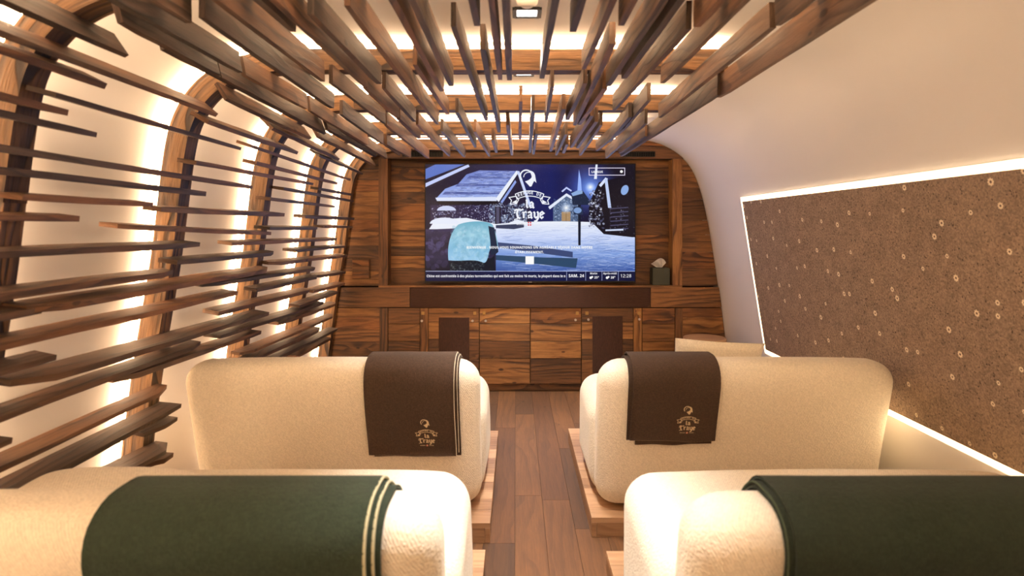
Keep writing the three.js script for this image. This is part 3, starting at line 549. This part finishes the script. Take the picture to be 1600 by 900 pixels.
// wall slats, from the curve down to the floor
for (const q of [
  [null, 0, 197, 88], [null, 0, 340, 180], [null, 0, 163, 135], [null, 0, 65, 165], [83, 147, 383, 235], [null, 0, 163, 213], [null, 0, 396, 293], [null, 0, 328, 303], [33, 307, 242, 320],
  [null, 0, 130, 343], [190, 354, 422, 365], [null, 0, 312, 382], [255, 328, 447, 336], [365, 381, 530, 374], [277, 411, 436, 396], [null, 0, 282, 427], [45, 485, 425, 421, { w: 0.1 }], [321, 447, 498, 420],
  [null, 0, 35, 491], [null, 0, 370, 458], [342, 490, 489, 454], [32, 597, 416, 492, { w: 0.105 }], [null, 0, 92, 558], [null, 0, 323, 537], [192, 594, 408, 521], [343, 526, 506, 475],
  [436, 505, 528, 476], [403, 454, 503, 432], [469, 479, 528, 457], [496, 455, 540, 444], [510, 429, 540, 426], [430, 413, 544, 400], [461, 392, 541, 385], [512, 355, 553, 355], [419, 357, 499, 357],
  [478, 339, 553, 342], [422, 311, 522, 323], [446, 295, 554, 315], [503, 296, 554, 305], [403, 255, 528, 287], [393, 229, 553, 283], [306, 254, 491, 288], [324, 190, 464, 239], [425, 200, 530, 250],
  [353, 155, 485, 217], [500, 244, 567, 272], [500, 214, 586, 262], [383, 554, 526, 493], [394, 560, 504, 517], [433, 557, 528, 517], [464, 558, 517, 529], [null, 0, 273, 607], [null, 0, 277, 634, { w: 0.105 }],
  [175, 690, 255, 647], [237, 680, 280, 654], [143, 757, 258, 709, { w: 0.11 }], [242, 730, 270, 712], [null, 0, 18, 690],
]) slatPx(...q);

// ---------------------------------------------------------------- downlights and smoke detector in the ceiling
const downGlow = new THREE.MeshStandardMaterial({ color: 0xffffff, emissive: new THREE.Color().setRGB(1, 0.95, 0.9), emissiveIntensity: 4 });
const YC = EYE + CEIL;
for (let k = 0; k < 5; k++) {
  const d = 1.44 + 0.927 * k, x = 0.042;
  const g = thing('ceiling_downlight', ['square downlight with black trim beside the smoke detector', 'square downlight with black trim in the ceiling bay after the smoke detector'][k - 1] || 'square downlight with black trim hidden between ceiling beams', 'downlight', [x, YC, -d], 'downlights along the middle of the ceiling');
  const s = 0.094, b = [];
  for (const [px, pz, a, c] of [[0, s / 2, s, 0.01], [0, -s / 2, s, 0.01], [s / 2, 0, 0.016, s], [-s / 2, 0, 0.016, s]]) { const q = new THREE.BoxGeometry(a, 0.01, c); q.translate(px, -0.005, pz); b.push(q); }
  mesh('trim', mergeGeometries(b), blackMetal, g);
  mesh('lens', new THREE.BoxGeometry(s - 0.018, 0.004, s - 0.012).translate(0, -0.003, 0), downGlow, g);
  const l = new THREE.SpotLight(SPOT_COLOR, SPOT_LIGHT, 0, 0.75, 0.7, 2); l.position.set(x, YC - 0.016, -d); l.target.position.set(x, 0, -d); l.castShadow = true; l.shadow.radius = 2; scene.add(l, l.target);
}
{
  const g = thing('smoke_detector', 'round white smoke detector on the ceiling beside a downlight', 'smoke detector', [0.04, YC, -2.2]);
  const white = new THREE.MeshStandardMaterial({ color: 0xe9e4da, roughness: 0.5 });
  mesh('base', new THREE.LatheGeometry([[0, -0.012], [0.05, -0.012], [0.054, -0.006], [0.055, 0]].map(([a, b]) => new THREE.Vector2(a, b)), 36), white, g);
  mesh('sensor_cap', new THREE.LatheGeometry([[0, -0.042], [0.018, -0.042], [0.026, -0.036], [0.036, -0.03], [0.04, -0.012]].map(([a, b]) => new THREE.Vector2(a, b)), 36), white, g);
}

// ---------------------------------------------------------------- lit felt panel on the leaning wall
{
  const y1 = 0.235, y0 = -0.93, x1 = profileX(shellRight, y1), x0 = profileX(shellRight, y0), H = Math.hypot(x1 - x0, y1 - y0), zA = -4.67, zB = -0.2, L = zB - zA;
  const cv = document.createElement('canvas'); cv.width = 2048; cv.height = 1024; const c = cv.getContext('2d'); const ppm = 2048 / 2.4;
  c.fillStyle = '#8c7866'; c.fillRect(0, 0, 2048, 1024);
  const img = c.getImageData(0, 0, 2048, 1024), D = img.data;
  for (let y = 0; y < 1024; y++) for (let x = 0; x < 2048; x++) { const i = (y * 2048 + x) * 4, q = 0.72 + 0.30 * vnoise(x / 5, y / 5, 91) + 0.2 * vnoise(x / 2, y / 2, 92) + 0.12 * vnoise(x / 40, y / 40, 93); D[i] *= q; D[i + 1] *= q; D[i + 2] *= q; }
  c.putImageData(img, 0, 0);
  for (let i = 0; i < 5200; i++) { c.fillStyle = pick(['#2e241d', '#3a2e26', '#231b16']); c.globalAlpha = rr(0.4, 0.9); c.beginPath(); c.ellipse(rr(0, 2048), rr(0, 1024), rr(1, 4.5), rr(0.8, 2.5), rr(0, 3), 0, 7); c.fill(); }
  for (let i = 0; i < 2600; i++) { c.strokeStyle = pick(['#a48c74', '#927c68', '#b79c80']); c.globalAlpha = rr(0.2, 0.6); c.lineWidth = rr(0.6, 1.6); const x = rr(0, 2048), y = rr(0, 1024); c.beginPath(); c.moveTo(x, y); c.quadraticCurveTo(x + rr(-9, 9), y + rr(-9, 9), x + rr(-20, 20), y + rr(-20, 20)); c.stroke(); }
  c.globalAlpha = 1;
  const spots = [];
  for (let j = 0; j < 8; j++) for (let i = 0; i < 12; i++) spots.push([(i + 0.5 + (j % 2) * 0.5 + rr(-0.4, 0.4)) * 2048 / 12, (j + 0.5 + rr(-0.4, 0.4)) * 1024 / 8, rr(8, 13)]);
  for (const [x, y, r] of spots) { for (let k = 0; k < 8; k++) { c.fillStyle = '#efe0c2'; const a = k * Math.PI / 4; c.beginPath(); c.ellipse(x + Math.cos(a) * r * 0.62, y + Math.sin(a) * r * 0.62, r * 0.42, r * 0.3, a, 0, 7); c.fill(); } c.fillStyle = '#6a5443'; c.beginPath(); c.arc(x, y, r * 0.34, 0, 7); c.fill(); }
  const tex = new THREE.CanvasTexture(cv); tex.colorSpace = THREE.SRGBColorSpace; tex.wrapS = tex.wrapT = THREE.RepeatWrapping;
  const felt = new THREE.MeshStandardMaterial({ map: tex, roughness: 0.95, bumpMap: plasterBump, bumpScale: 0.002 });
  const g = thing('felt_wall_panel', 'large brown speckled felt panel with small cream flowers and glowing border', 'wall panel', [(x0 + x1) / 2, EYE + (y0 + y1) / 2, (zA + zB) / 2]);
  // local frame: X along the room, Y up the slope, Z into the room
  const up = new THREE.Vector3(x1 - x0, y1 - y0, 0).normalize(), along = new THREE.Vector3(0, 0, -1), nrm = new THREE.Vector3().crossVectors(along, up).normalize();
  if (nrm.x > 0) { along.negate(); nrm.negate(); }
  g.quaternion.setFromRotationMatrix(new THREE.Matrix4().makeBasis(along, up, nrm));
  const edge = 0.034, geo = new THREE.BoxGeometry(L - 2 * edge, H - 2 * edge, 0.012);
  const p = geo.attributes.position, uv = geo.attributes.uv; for (let i = 0; i < p.count; i++) uv.setXY(i, (p.getX(i) + 3) / 2.4, (p.getY(i) + 1) / 1.2);
  mesh('felt_board', geo, felt, g).position.z = 0.011;
  const strip = (w, h, x, y) => {
    mesh('light_strip', new THREE.BoxGeometry(w, h, 0.008), panelGlow, g).position.set(x, y, 0.010);
    const l = new THREE.RectAreaLight(PANEL_COLOR, PANEL_LIGHT, w, h); l.position.set(x, y, 0.016); l.position.applyQuaternion(g.quaternion).add(g.position);
    l.quaternion.copy(g.quaternion).multiply(new THREE.Quaternion().setFromAxisAngle(new THREE.Vector3(0, 1, 0), Math.PI)); scene.add(l);
  };
  const far = along.z < 0 ? 1 : -1;
  strip(L, edge, 0, H / 2 - edge / 2); strip(L, edge, 0, -H / 2 + edge / 2); strip(edge, H - 2 * edge, far * (L / 2 - edge / 2), 0); strip(edge, H - 2 * edge, -far * (L / 2 - edge / 2), 0);
  mesh('back_frame', new THREE.BoxGeometry(L, H, 0.014), blackMetal, g).position.z = 0.001;
}

// ---------------------------------------------------------------- round stump table
{
  const g = thing('stump_table', 'round wooden log side table in the corner by the panelled end wall', 'side table', [wx(1101, 5.15), 0, -5.15]);
  const r = 0.172, h = 0.565, body = new THREE.CylinderGeometry(r, r * 1.02, h - 0.01, 40, 12).translate(0, (h - 0.01) / 2, 0), p = body.attributes.position;
  for (let i = 0; i < p.count; i++) { const a = Math.atan2(p.getZ(i), p.getX(i)), k = 1 + 0.03 * (vnoise(Math.cos(a) * 3 + 5, Math.sin(a) * 3 + p.getY(i), 8) - 0.5); p.setX(i, p.getX(i) * k); p.setZ(i, p.getZ(i) * k); }
  body.computeVertexNormals(); mesh('log', uvMetres(body, 1), plinthWood[1], g);
  mesh('top', uvMetres(new THREE.CylinderGeometry(r * 0.99, r, 0.012, 40).translate(0, h - 0.004, 0), 0), plinthWood[2], g);
}

// ---------------------------------------------------------------- sofas on plinths
const ROW = 1.52;                                                     // distance between the two rows
const SEAT_W = 1.38, BACK_H = 0.742, BACK_T = 0.25, LEAN = 0.2;     // heights above the plinth
function soften(g, amp, seed) {                                       // uneven upholstery
  const p = g.attributes.position, n = g.attributes.normal;
  for (let i = 0; i < p.count; i++) { const k = amp * (vnoise(p.getX(i) * 4 + 9, p.getY(i) * 4 + p.getZ(i) * 3 + 9, seed) - 0.5); p.setXYZ(i, p.getX(i) + n.getX(i) * k, p.getY(i) + n.getY(i) * k, p.getZ(i) + n.getZ(i) * k); }
  return g;
}
function puffBox(w, h, t, r, seed, crown = 0, shear) {                // thickly padded block standing on y = 0
  const nx = 30, g = new RoundedBoxGeometry(w, h, t, 7, r), p0 = g.attributes.position;
  g.translate(0, h / 2, 0);
  let q = g; q.deleteAttribute('uv'); q = mergeVertices(q, 1e-5); const p = q.attributes.position;
  for (let i = 0; i < p.count; i++) {
    const x = p.getX(i), y = p.getY(i), z = p.getZ(i), cx = 1 - Math.pow(Math.abs(2 * x / w), 3), cz = 1 - Math.pow(Math.abs(2 * z / t), 2);
    p.setXYZ(i, x, y + (y > h * 0.6 ? crown * cx * cz : 0), z + (shear ? shear(y) : 0));
  }
  q.computeVertexNormals(); soften(q, 0.012, seed); q.computeVertexNormals(); return uvByFace(q, 0.5);
}
// finer tessellation for the flat faces so that padding can bulge
function denseRounded(w, h, t, r, shear, seed, crown) {
  const nx = 44, ny = 26, nz = 20, g = new THREE.BoxGeometry(w, h, t, nx, ny, nz); g.deleteAttribute('uv'); const q = mergeVertices(g, 1e-5), p = q.attributes.position;
  const R = Array.isArray(r) ? r : [r, r, r];
  for (let i = 0; i < p.count; i++) {
    let v = [p.getX(i), p.getY(i), p.getZ(i)]; const half = [w / 2, h / 2, t / 2];
    const rad = Math.min(...R), inner = v.map((c, k) => clamp(c, -half[k] + rad, half[k] - rad)), dlt = v.map((c, k) => c - inner[k]), l = Math.hypot(...dlt);
    if (l > 1e-6) { const m = Math.max(...dlt.map(Math.abs)); v = inner.map((c, k) => c + dlt[k] / l * Math.min(rad, l * rad / m * (m / rad))); v = inner.map((c, k) => c + dlt[k] / l * m); }
    const cx = 1 - Math.pow(Math.abs(v[0] / half[0]), 4), cy = 1 - Math.pow(Math.abs(v[1] / half[1]), 4), cz = 1 - Math.pow(Math.abs(v[2] / half[2]), 4);
    let y = v[1] + h / 2, z = v[2];
    if (crown) { if (v[1] > 0) y += crown * cx * cz; z += Math.sign(z) * crown * 0.5 * cx * cy; }
    p.setXYZ(i, v[0], y, z + (shear ? shear(y) : 0));
  }
  q.computeVertexNormals(); soften(q, 0.008, seed); q.computeVertexNormals(); return uvByFace(q, 0.5);
}
const leanAt = (y) => LEAN * (y / BACK_H);                            // the top leans towards the viewer (+z)
const backGeo = denseRounded(SEAT_W, BACK_H, BACK_T, 0.105, leanAt, 5, 0.012);
const seatGeo = denseRounded(SEAT_W + 0.03, 0.50, 0.69, 0.11, null, 6, 0.02);
const PLINTH_H = 0.092;
function plinth(x0, x1, z0, z1, label) {
  const g = thing('sofa_plinth', label, 'plinth', [(x0 + x1) / 2, 0, (z0 + z1) / 2], 'plinths under the sofas');
  const w = x1 - x0, l = z0 - z1, n = 11;
  mesh('core', new THREE.BoxGeometry(w - 0.05, PLINTH_H - 0.024, l - 0.05).translate(0, (PLINTH_H - 0.024) / 2, 0), plinthWood[1], g);
  let z = l / 2; const cuts = [0]; for (let i = 1; i < n; i++) cuts.push(i / n + rr(-0.025, 0.025)); cuts.push(1);
  for (let i = 0; i < n; i++) { const a = z - cuts[i] * l, b = z - cuts[i + 1] * l, m = mesh('top_block', plankBox(w, 0.024, a - b - 0.0008, 0, 0.001), pick(plinthWood), g); m.position.set(0, PLINTH_H - 0.012, (a + b) / 2); }
  for (const s of [-1, 1]) { mesh('side_board', plankBox(0.024, PLINTH_H - 0.024, l, 2, 0.001), plinthWood[1], g).position.set(s * (w / 2 - 0.012), (PLINTH_H - 0.024) / 2, 0); mesh('end_board', plankBox(w - 0.05, PLINTH_H - 0.024, 0.024, 0, 0.001), plinthWood[1], g).position.set(0, (PLINTH_H - 0.024) / 2, s * (l / 2 - 0.012)); }
}
function sofa(xc, dBack, label) {
  const g = thing('sofa', label, 'sofa', [xc, PLINTH_H, -dBack], 'cream boucle sofas');
  mesh('seat', seatGeo, boucle, g).position.set(0, 0.006, -0.10 - 0.345);
  mesh('backrest', backGeo, boucle, g).position.set(0, 0.006, -BACK_T / 2);
  return g;
}
const XL = -0.86, XR = 1.083, D1 = 3.03;
plinth(-1.56, -0.12, -2.91, -4.24, 'low oak block plinth under the left front sofa by the slatted wall');
plinth(0.36, 1.80, -2.965, -4.29, 'low oak block plinth under the front sofa by the felt panel');
plinth(-1.56, -0.13, -2.91 + ROW, -2.67, 'low oak block plinth under the back-row sofa by the slatted wall');
plinth(0.385, 1.80, -2.965 + ROW, -2.66, 'low oak block plinth under the back-row sofa by the felt panel');
sofa(XL, D1, 'cream boucle sofa with a brown throw beside the slatted wall');
sofa(XR, D1, 'cream boucle sofa with a brown throw and a cushion beside the felt panel');
sofa(XL, D1 - ROW, 'cream boucle sofa with a green throw beside the slatted wall');
sofa(XR, D1 - ROW, 'cream boucle sofa with a green throw beside the felt panel');

// cushions
function cushion(w, h, t, seed) {
  const g = new THREE.BoxGeometry(w, h, t, 26, 18, 8); g.deleteAttribute('uv'); const q = mergeVertices(g, 1e-5), p = q.attributes.position;
  for (let i = 0; i < p.count; i++) {
    const x = p.getX(i), y = p.getY(i), a = 2 * x / w, b = 2 * y / h, k = Math.pow(Math.max(0, (1 - Math.pow(Math.abs(a), 2.6)) * (1 - Math.pow(Math.abs(b), 2.6))), 0.42), pinch = 1 - 0.05 * (1 - Math.abs(a * b)) * Math.max(Math.abs(a), Math.abs(b));
    p.setXYZ(i, x * pinch, y * pinch, p.getZ(i) * Math.max(0.06, k));
  }
  q.computeVertexNormals(); soften(q, 0.014, seed); q.computeVertexNormals(); return uvByFace(q, 0.5);
}
function placeCushion(x, y, d, rx, rz, w, h, label, seed) {
  const g = thing('cushion', label, 'cushion', [x, y, -d], 'loose cushions');
  const m = mesh('cover', cushion(w, h, 0.13, seed), boucle, g); m.rotation.set(rx, 0, rz);
}
placeCushion(1.06, 0.752, 3.285, 0.2, -0.06, 0.47, 0.26, 'cream boucle cushion behind the backrest of the sofa with the brown throw', 71);
placeCushion(-1.20, 0.694, 1.78, -1.56, 0, 0.5, 0.3, 'cream boucle cushion lying on the seat of the sofa with the green throw', 72);

// ---------------------------------------------------------------- folded throws over the backrests
function throwPath(e, rear, front) {                                  // outline of the backrest, e outside it, from the rear hem over the top to the front hem
  const pts = [], r = 0.105 + e, half = BACK_T / 2 + 0.006 + e, top = BACK_H + 0.012 + e;
  const add = (z, y) => pts.push([z - BACK_T / 2 + leanAt(Math.min(y, BACK_H)), y + PLINTH_H]);
  const y0 = top - rear; for (let i = 0; i <= 14; i++) add(half, lerp(y0, top - r, i / 14));
  for (let i = 1; i <= 8; i++) { const a = i / 8 * Math.PI / 2; add(half - r + r * Math.cos(a), top - r + r * Math.sin(a)); }
  for (let i = 1; i <= 3; i++) add(lerp(half - r, -(half - r), i / 3), top);
  for (let i = 1; i <= 8; i++) { const a = i / 8 * Math.PI / 2; add(-(half - r) - r * Math.sin(a), top - r + r * Math.cos(a)); }
  for (let i = 1; i <= 6; i++) add(-half, lerp(top - r, top - front, i / 6));
  return pts;
}
function clothSheet(path, x0, x1, thick, seed, wave) {                // closed sheet following the path
  const m = 22, n = path.length, pos = [], uv = [], idx = [];
  let s = 0; const S = path.map((p, i) => (s += i ? Math.hypot(p[0] - path[i - 1][0], p[1] - path[i - 1][1]) : 0));
  const N = path.map((p, i) => { const a = path[Math.max(0, i - 1)], b = path[Math.min(n - 1, i + 1)], l = Math.hypot(b[0] - a[0], b[1] - a[1]); return [(b[1] - a[1]) / l, -(b[0] - a[0]) / l]; });
  const P = (i, j, side) => {
    const q = j / m, hang = Math.pow(clamp(1 - S[i] / 0.4, 0, 1), 1.5), k = wave * (vnoise(q * 3 + 2, S[i] * 5 + 1, seed)) * (0.25 + hang) + side * thick;
    const sk = 0.010 * (vnoise(S[i] * 4, 2.5, seed + 1) - 0.5);
    return [lerp(x0, x1, q) + sk, path[i][1] + N[i][1] * k - (i === 0 ? 0.008 * vnoise(q * 4, 1, seed + 2) : 0), path[i][0] + N[i][0] * k];
  };
  for (const side of [1, 0]) { const b = pos.length / 3; for (let i = 0; i < n; i++) for (let j = 0; j <= m; j++) { pos.push(...P(i, j, side)); uv.push(j / m, 1 - (1 - S[i] / s)); } for (let i = 0; i < n - 1; i++) for (let j = 0; j < m; j++) { const k = b + i * (m + 1) + j, l = k + m + 1; side ? idx.push(k, k + 1, l, k + 1, l + 1, l) : idx.push(k, l, k + 1, k + 1, l, l + 1); } }
  const T = n * (m + 1), edge = (a, b) => idx.push(a, a + T, b, b, a + T, b + T);
  for (let i = 0; i < n - 1; i++) { edge(i * (m + 1), (i + 1) * (m + 1)); edge((i + 1) * (m + 1) + m, i * (m + 1) + m); }
  for (let j = 0; j < m; j++) { edge(j + 1, j); edge((n - 1) * (m + 1) + j, (n - 1) * (m + 1) + j + 1); }
  const g = new THREE.BufferGeometry(); g.setAttribute('position', new THREE.Float32BufferAttribute(pos, 3)); g.setAttribute('uv', new THREE.Float32BufferAttribute(uv, 2)); g.setIndex(idx); g.computeVertexNormals();
  const line = (j, side) => path.map((p, i) => new THREE.Vector3(...P(i, j, side)));
  const hem = (i, side) => Array.from({ length: m + 1 }, (_, j) => new THREE.Vector3(...P(i, j, side)));
  return { g, line, hem, length: s };
}
function woolTexture(rgb, emblem, w, h) {                             // melange wool with the embroidered emblem near the rear hem
  const cv = document.createElement('canvas'); cv.width = 1024; cv.height = 1024; const c = cv.getContext('2d'); c.fillStyle = `rgb(${rgb.join(',')})`; c.fillRect(0, 0, 1024, 1024);
  const img = c.getImageData(0, 0, 1024, 1024), D = img.data;
  for (let y = 0; y < 1024; y++) for (let x = 0; x < 1024; x++) { const i = (y * 1024 + x) * 4, q = 0.8 + 0.22 * vnoise(x / 3, y / 6, 31) + 0.2 * vnoise(x / 14, y / 5, 32) + 0.1 * (hash(x, y, 4) - 0.5); D[i] *= q; D[i + 1] *= q; D[i + 2] *= q; }
  c.putImageData(img, 0, 0);
  if (emblem) { const [fx, fy, half] = emblem; c.save(); c.translate(fx * 1024, 1024 - fy / h * 1024); c.scale(1024 / w * half / 100, 1024 / h * half / 100); drawEmblem(c, 0, 0, 100, '#cdb995', '#b8433c'); c.restore(); }
  const t = new THREE.CanvasTexture(cv); t.colorSpace = THREE.SRGBColorSpace; return t;
}
const woolBump = dataTexture(256, 256, (x, y) => { const q = 255 * (0.6 * vnoise(x / 2, y / 4, 41, 128, 64) + 0.4 * vnoise(x / 8, y / 8, 42, 32, 32)); return [q, q, q]; }, false); woolBump.repeat.set(3, 5);
function throwBlanket(xc, dBack, xa, xb, o) {
  const g = thing('throw_blanket', o.label, 'blanket', [0, 0, -dBack], o.group);
  const stitch = new THREE.MeshStandardMaterial({ color: o.stitch, roughness: 0.9 });
  o.layers.forEach(([e, rear, front, da, db], k) => {
    const path = throwPath(e, rear, front), sh = clothSheet(path, xa + da, xb + db, 0.007, o.seed + 10 * k, k === o.layers.length - 1 ? 0.006 : 0.003);
    const last = k === o.layers.length - 1;
    const mat = new THREE.MeshPhysicalMaterial({ map: woolTexture(o.rgb, last ? o.emblem : null, xb + db - xa - da, sh.length), bumpMap: woolBump, bumpScale: 0.0015, roughness: 1, sheen: 0.25, sheenRoughness: 0.7, sheenColor: new THREE.Color(...o.rgb.map((v) => v / 400)) });
    const cloth = mesh('fold', sh.g, mat, g);
    if (last && o.emblem) cloth.userData.label = 'outer fold with an embroidered emblem';
    const tube = (pts) => mesh('stitched_edge', new THREE.TubeGeometry(new THREE.CatmullRomCurve3(pts), pts.length * 2, o.edge ?? 0.0028, 6), stitch, cloth);
    if (o.edges[k]?.includes('r')) tube(sh.line(22, 0.5)); if (o.edges[k]?.includes('l')) tube(sh.line(0, 0.5)); if (o.edges[k]?.includes('b')) tube(sh.hem(0, 0.5));
  });
}
const brown = [62, 46, 35], green = [36, 48, 35];
throwBlanket(XL, D1, -0.686, -0.275, { label: 'folded brown wool throw with cream stitched edge on the sofa by the slatted wall', group: 'brown throws', seed: 500, rgb: brown, stitch: 0xd8cdb4,
  layers: [[0.004, 0.445, 0.22, 0.02, 0.016], [0.013, 0.43, 0.22, 0.012, 0.008], [0.022, 0.455, 0.22, 0, -0.004]], edges: ['', 'r', 'rb'], emblem: [0.675, 0.11, 0.052] });
throwBlanket(XR, D1, 0.53, 0.925, { label: 'folded brown wool throw with emblem on the sofa by the felt panel', group: 'brown throws', seed: 600, rgb: brown, stitch: 0x9a8468,
  layers: [[0.004, 0.36, 0.22, -0.016, -0.03], [0.013, 0.39, 0.22, 0.02, -0.02], [0.022, 0.38, 0.22, 0, 0]], edges: ['', 'b', 'b'], emblem: [0.66, 0.10, 0.052] });
throwBlanket(XL, D1 - ROW, -0.90, -0.315, { label: 'folded dark green wool throw with pale stitched edge on the sofa by the slatted wall', group: 'green throws', seed: 700, rgb: green, stitch: 0xb9b394, edge: 0.004,
  layers: [[0.004, 0.34, 0.22, 0.01, 0.03], [0.014, 0.36, 0.22, 0.006, 0.014], [0.024, 0.4, 0.22, 0, 0]], edges: ['', 'r', 'r'] });
throwBlanket(XR, D1 - ROW, 0.58, 1.24, { label: 'folded dark green wool throw on the sofa by the felt panel', group: 'green throws', seed: 800, rgb: [31, 41, 30], stitch: 0x3a4632,
  layers: [[0.004, 0.34, 0.22, -0.012, -0.02], [0.014, 0.36, 0.22, -0.008, -0.01], [0.024, 0.4, 0.22, 0, 0]], edges: ['', 'l', ''] });

renderer.render(scene, camera);
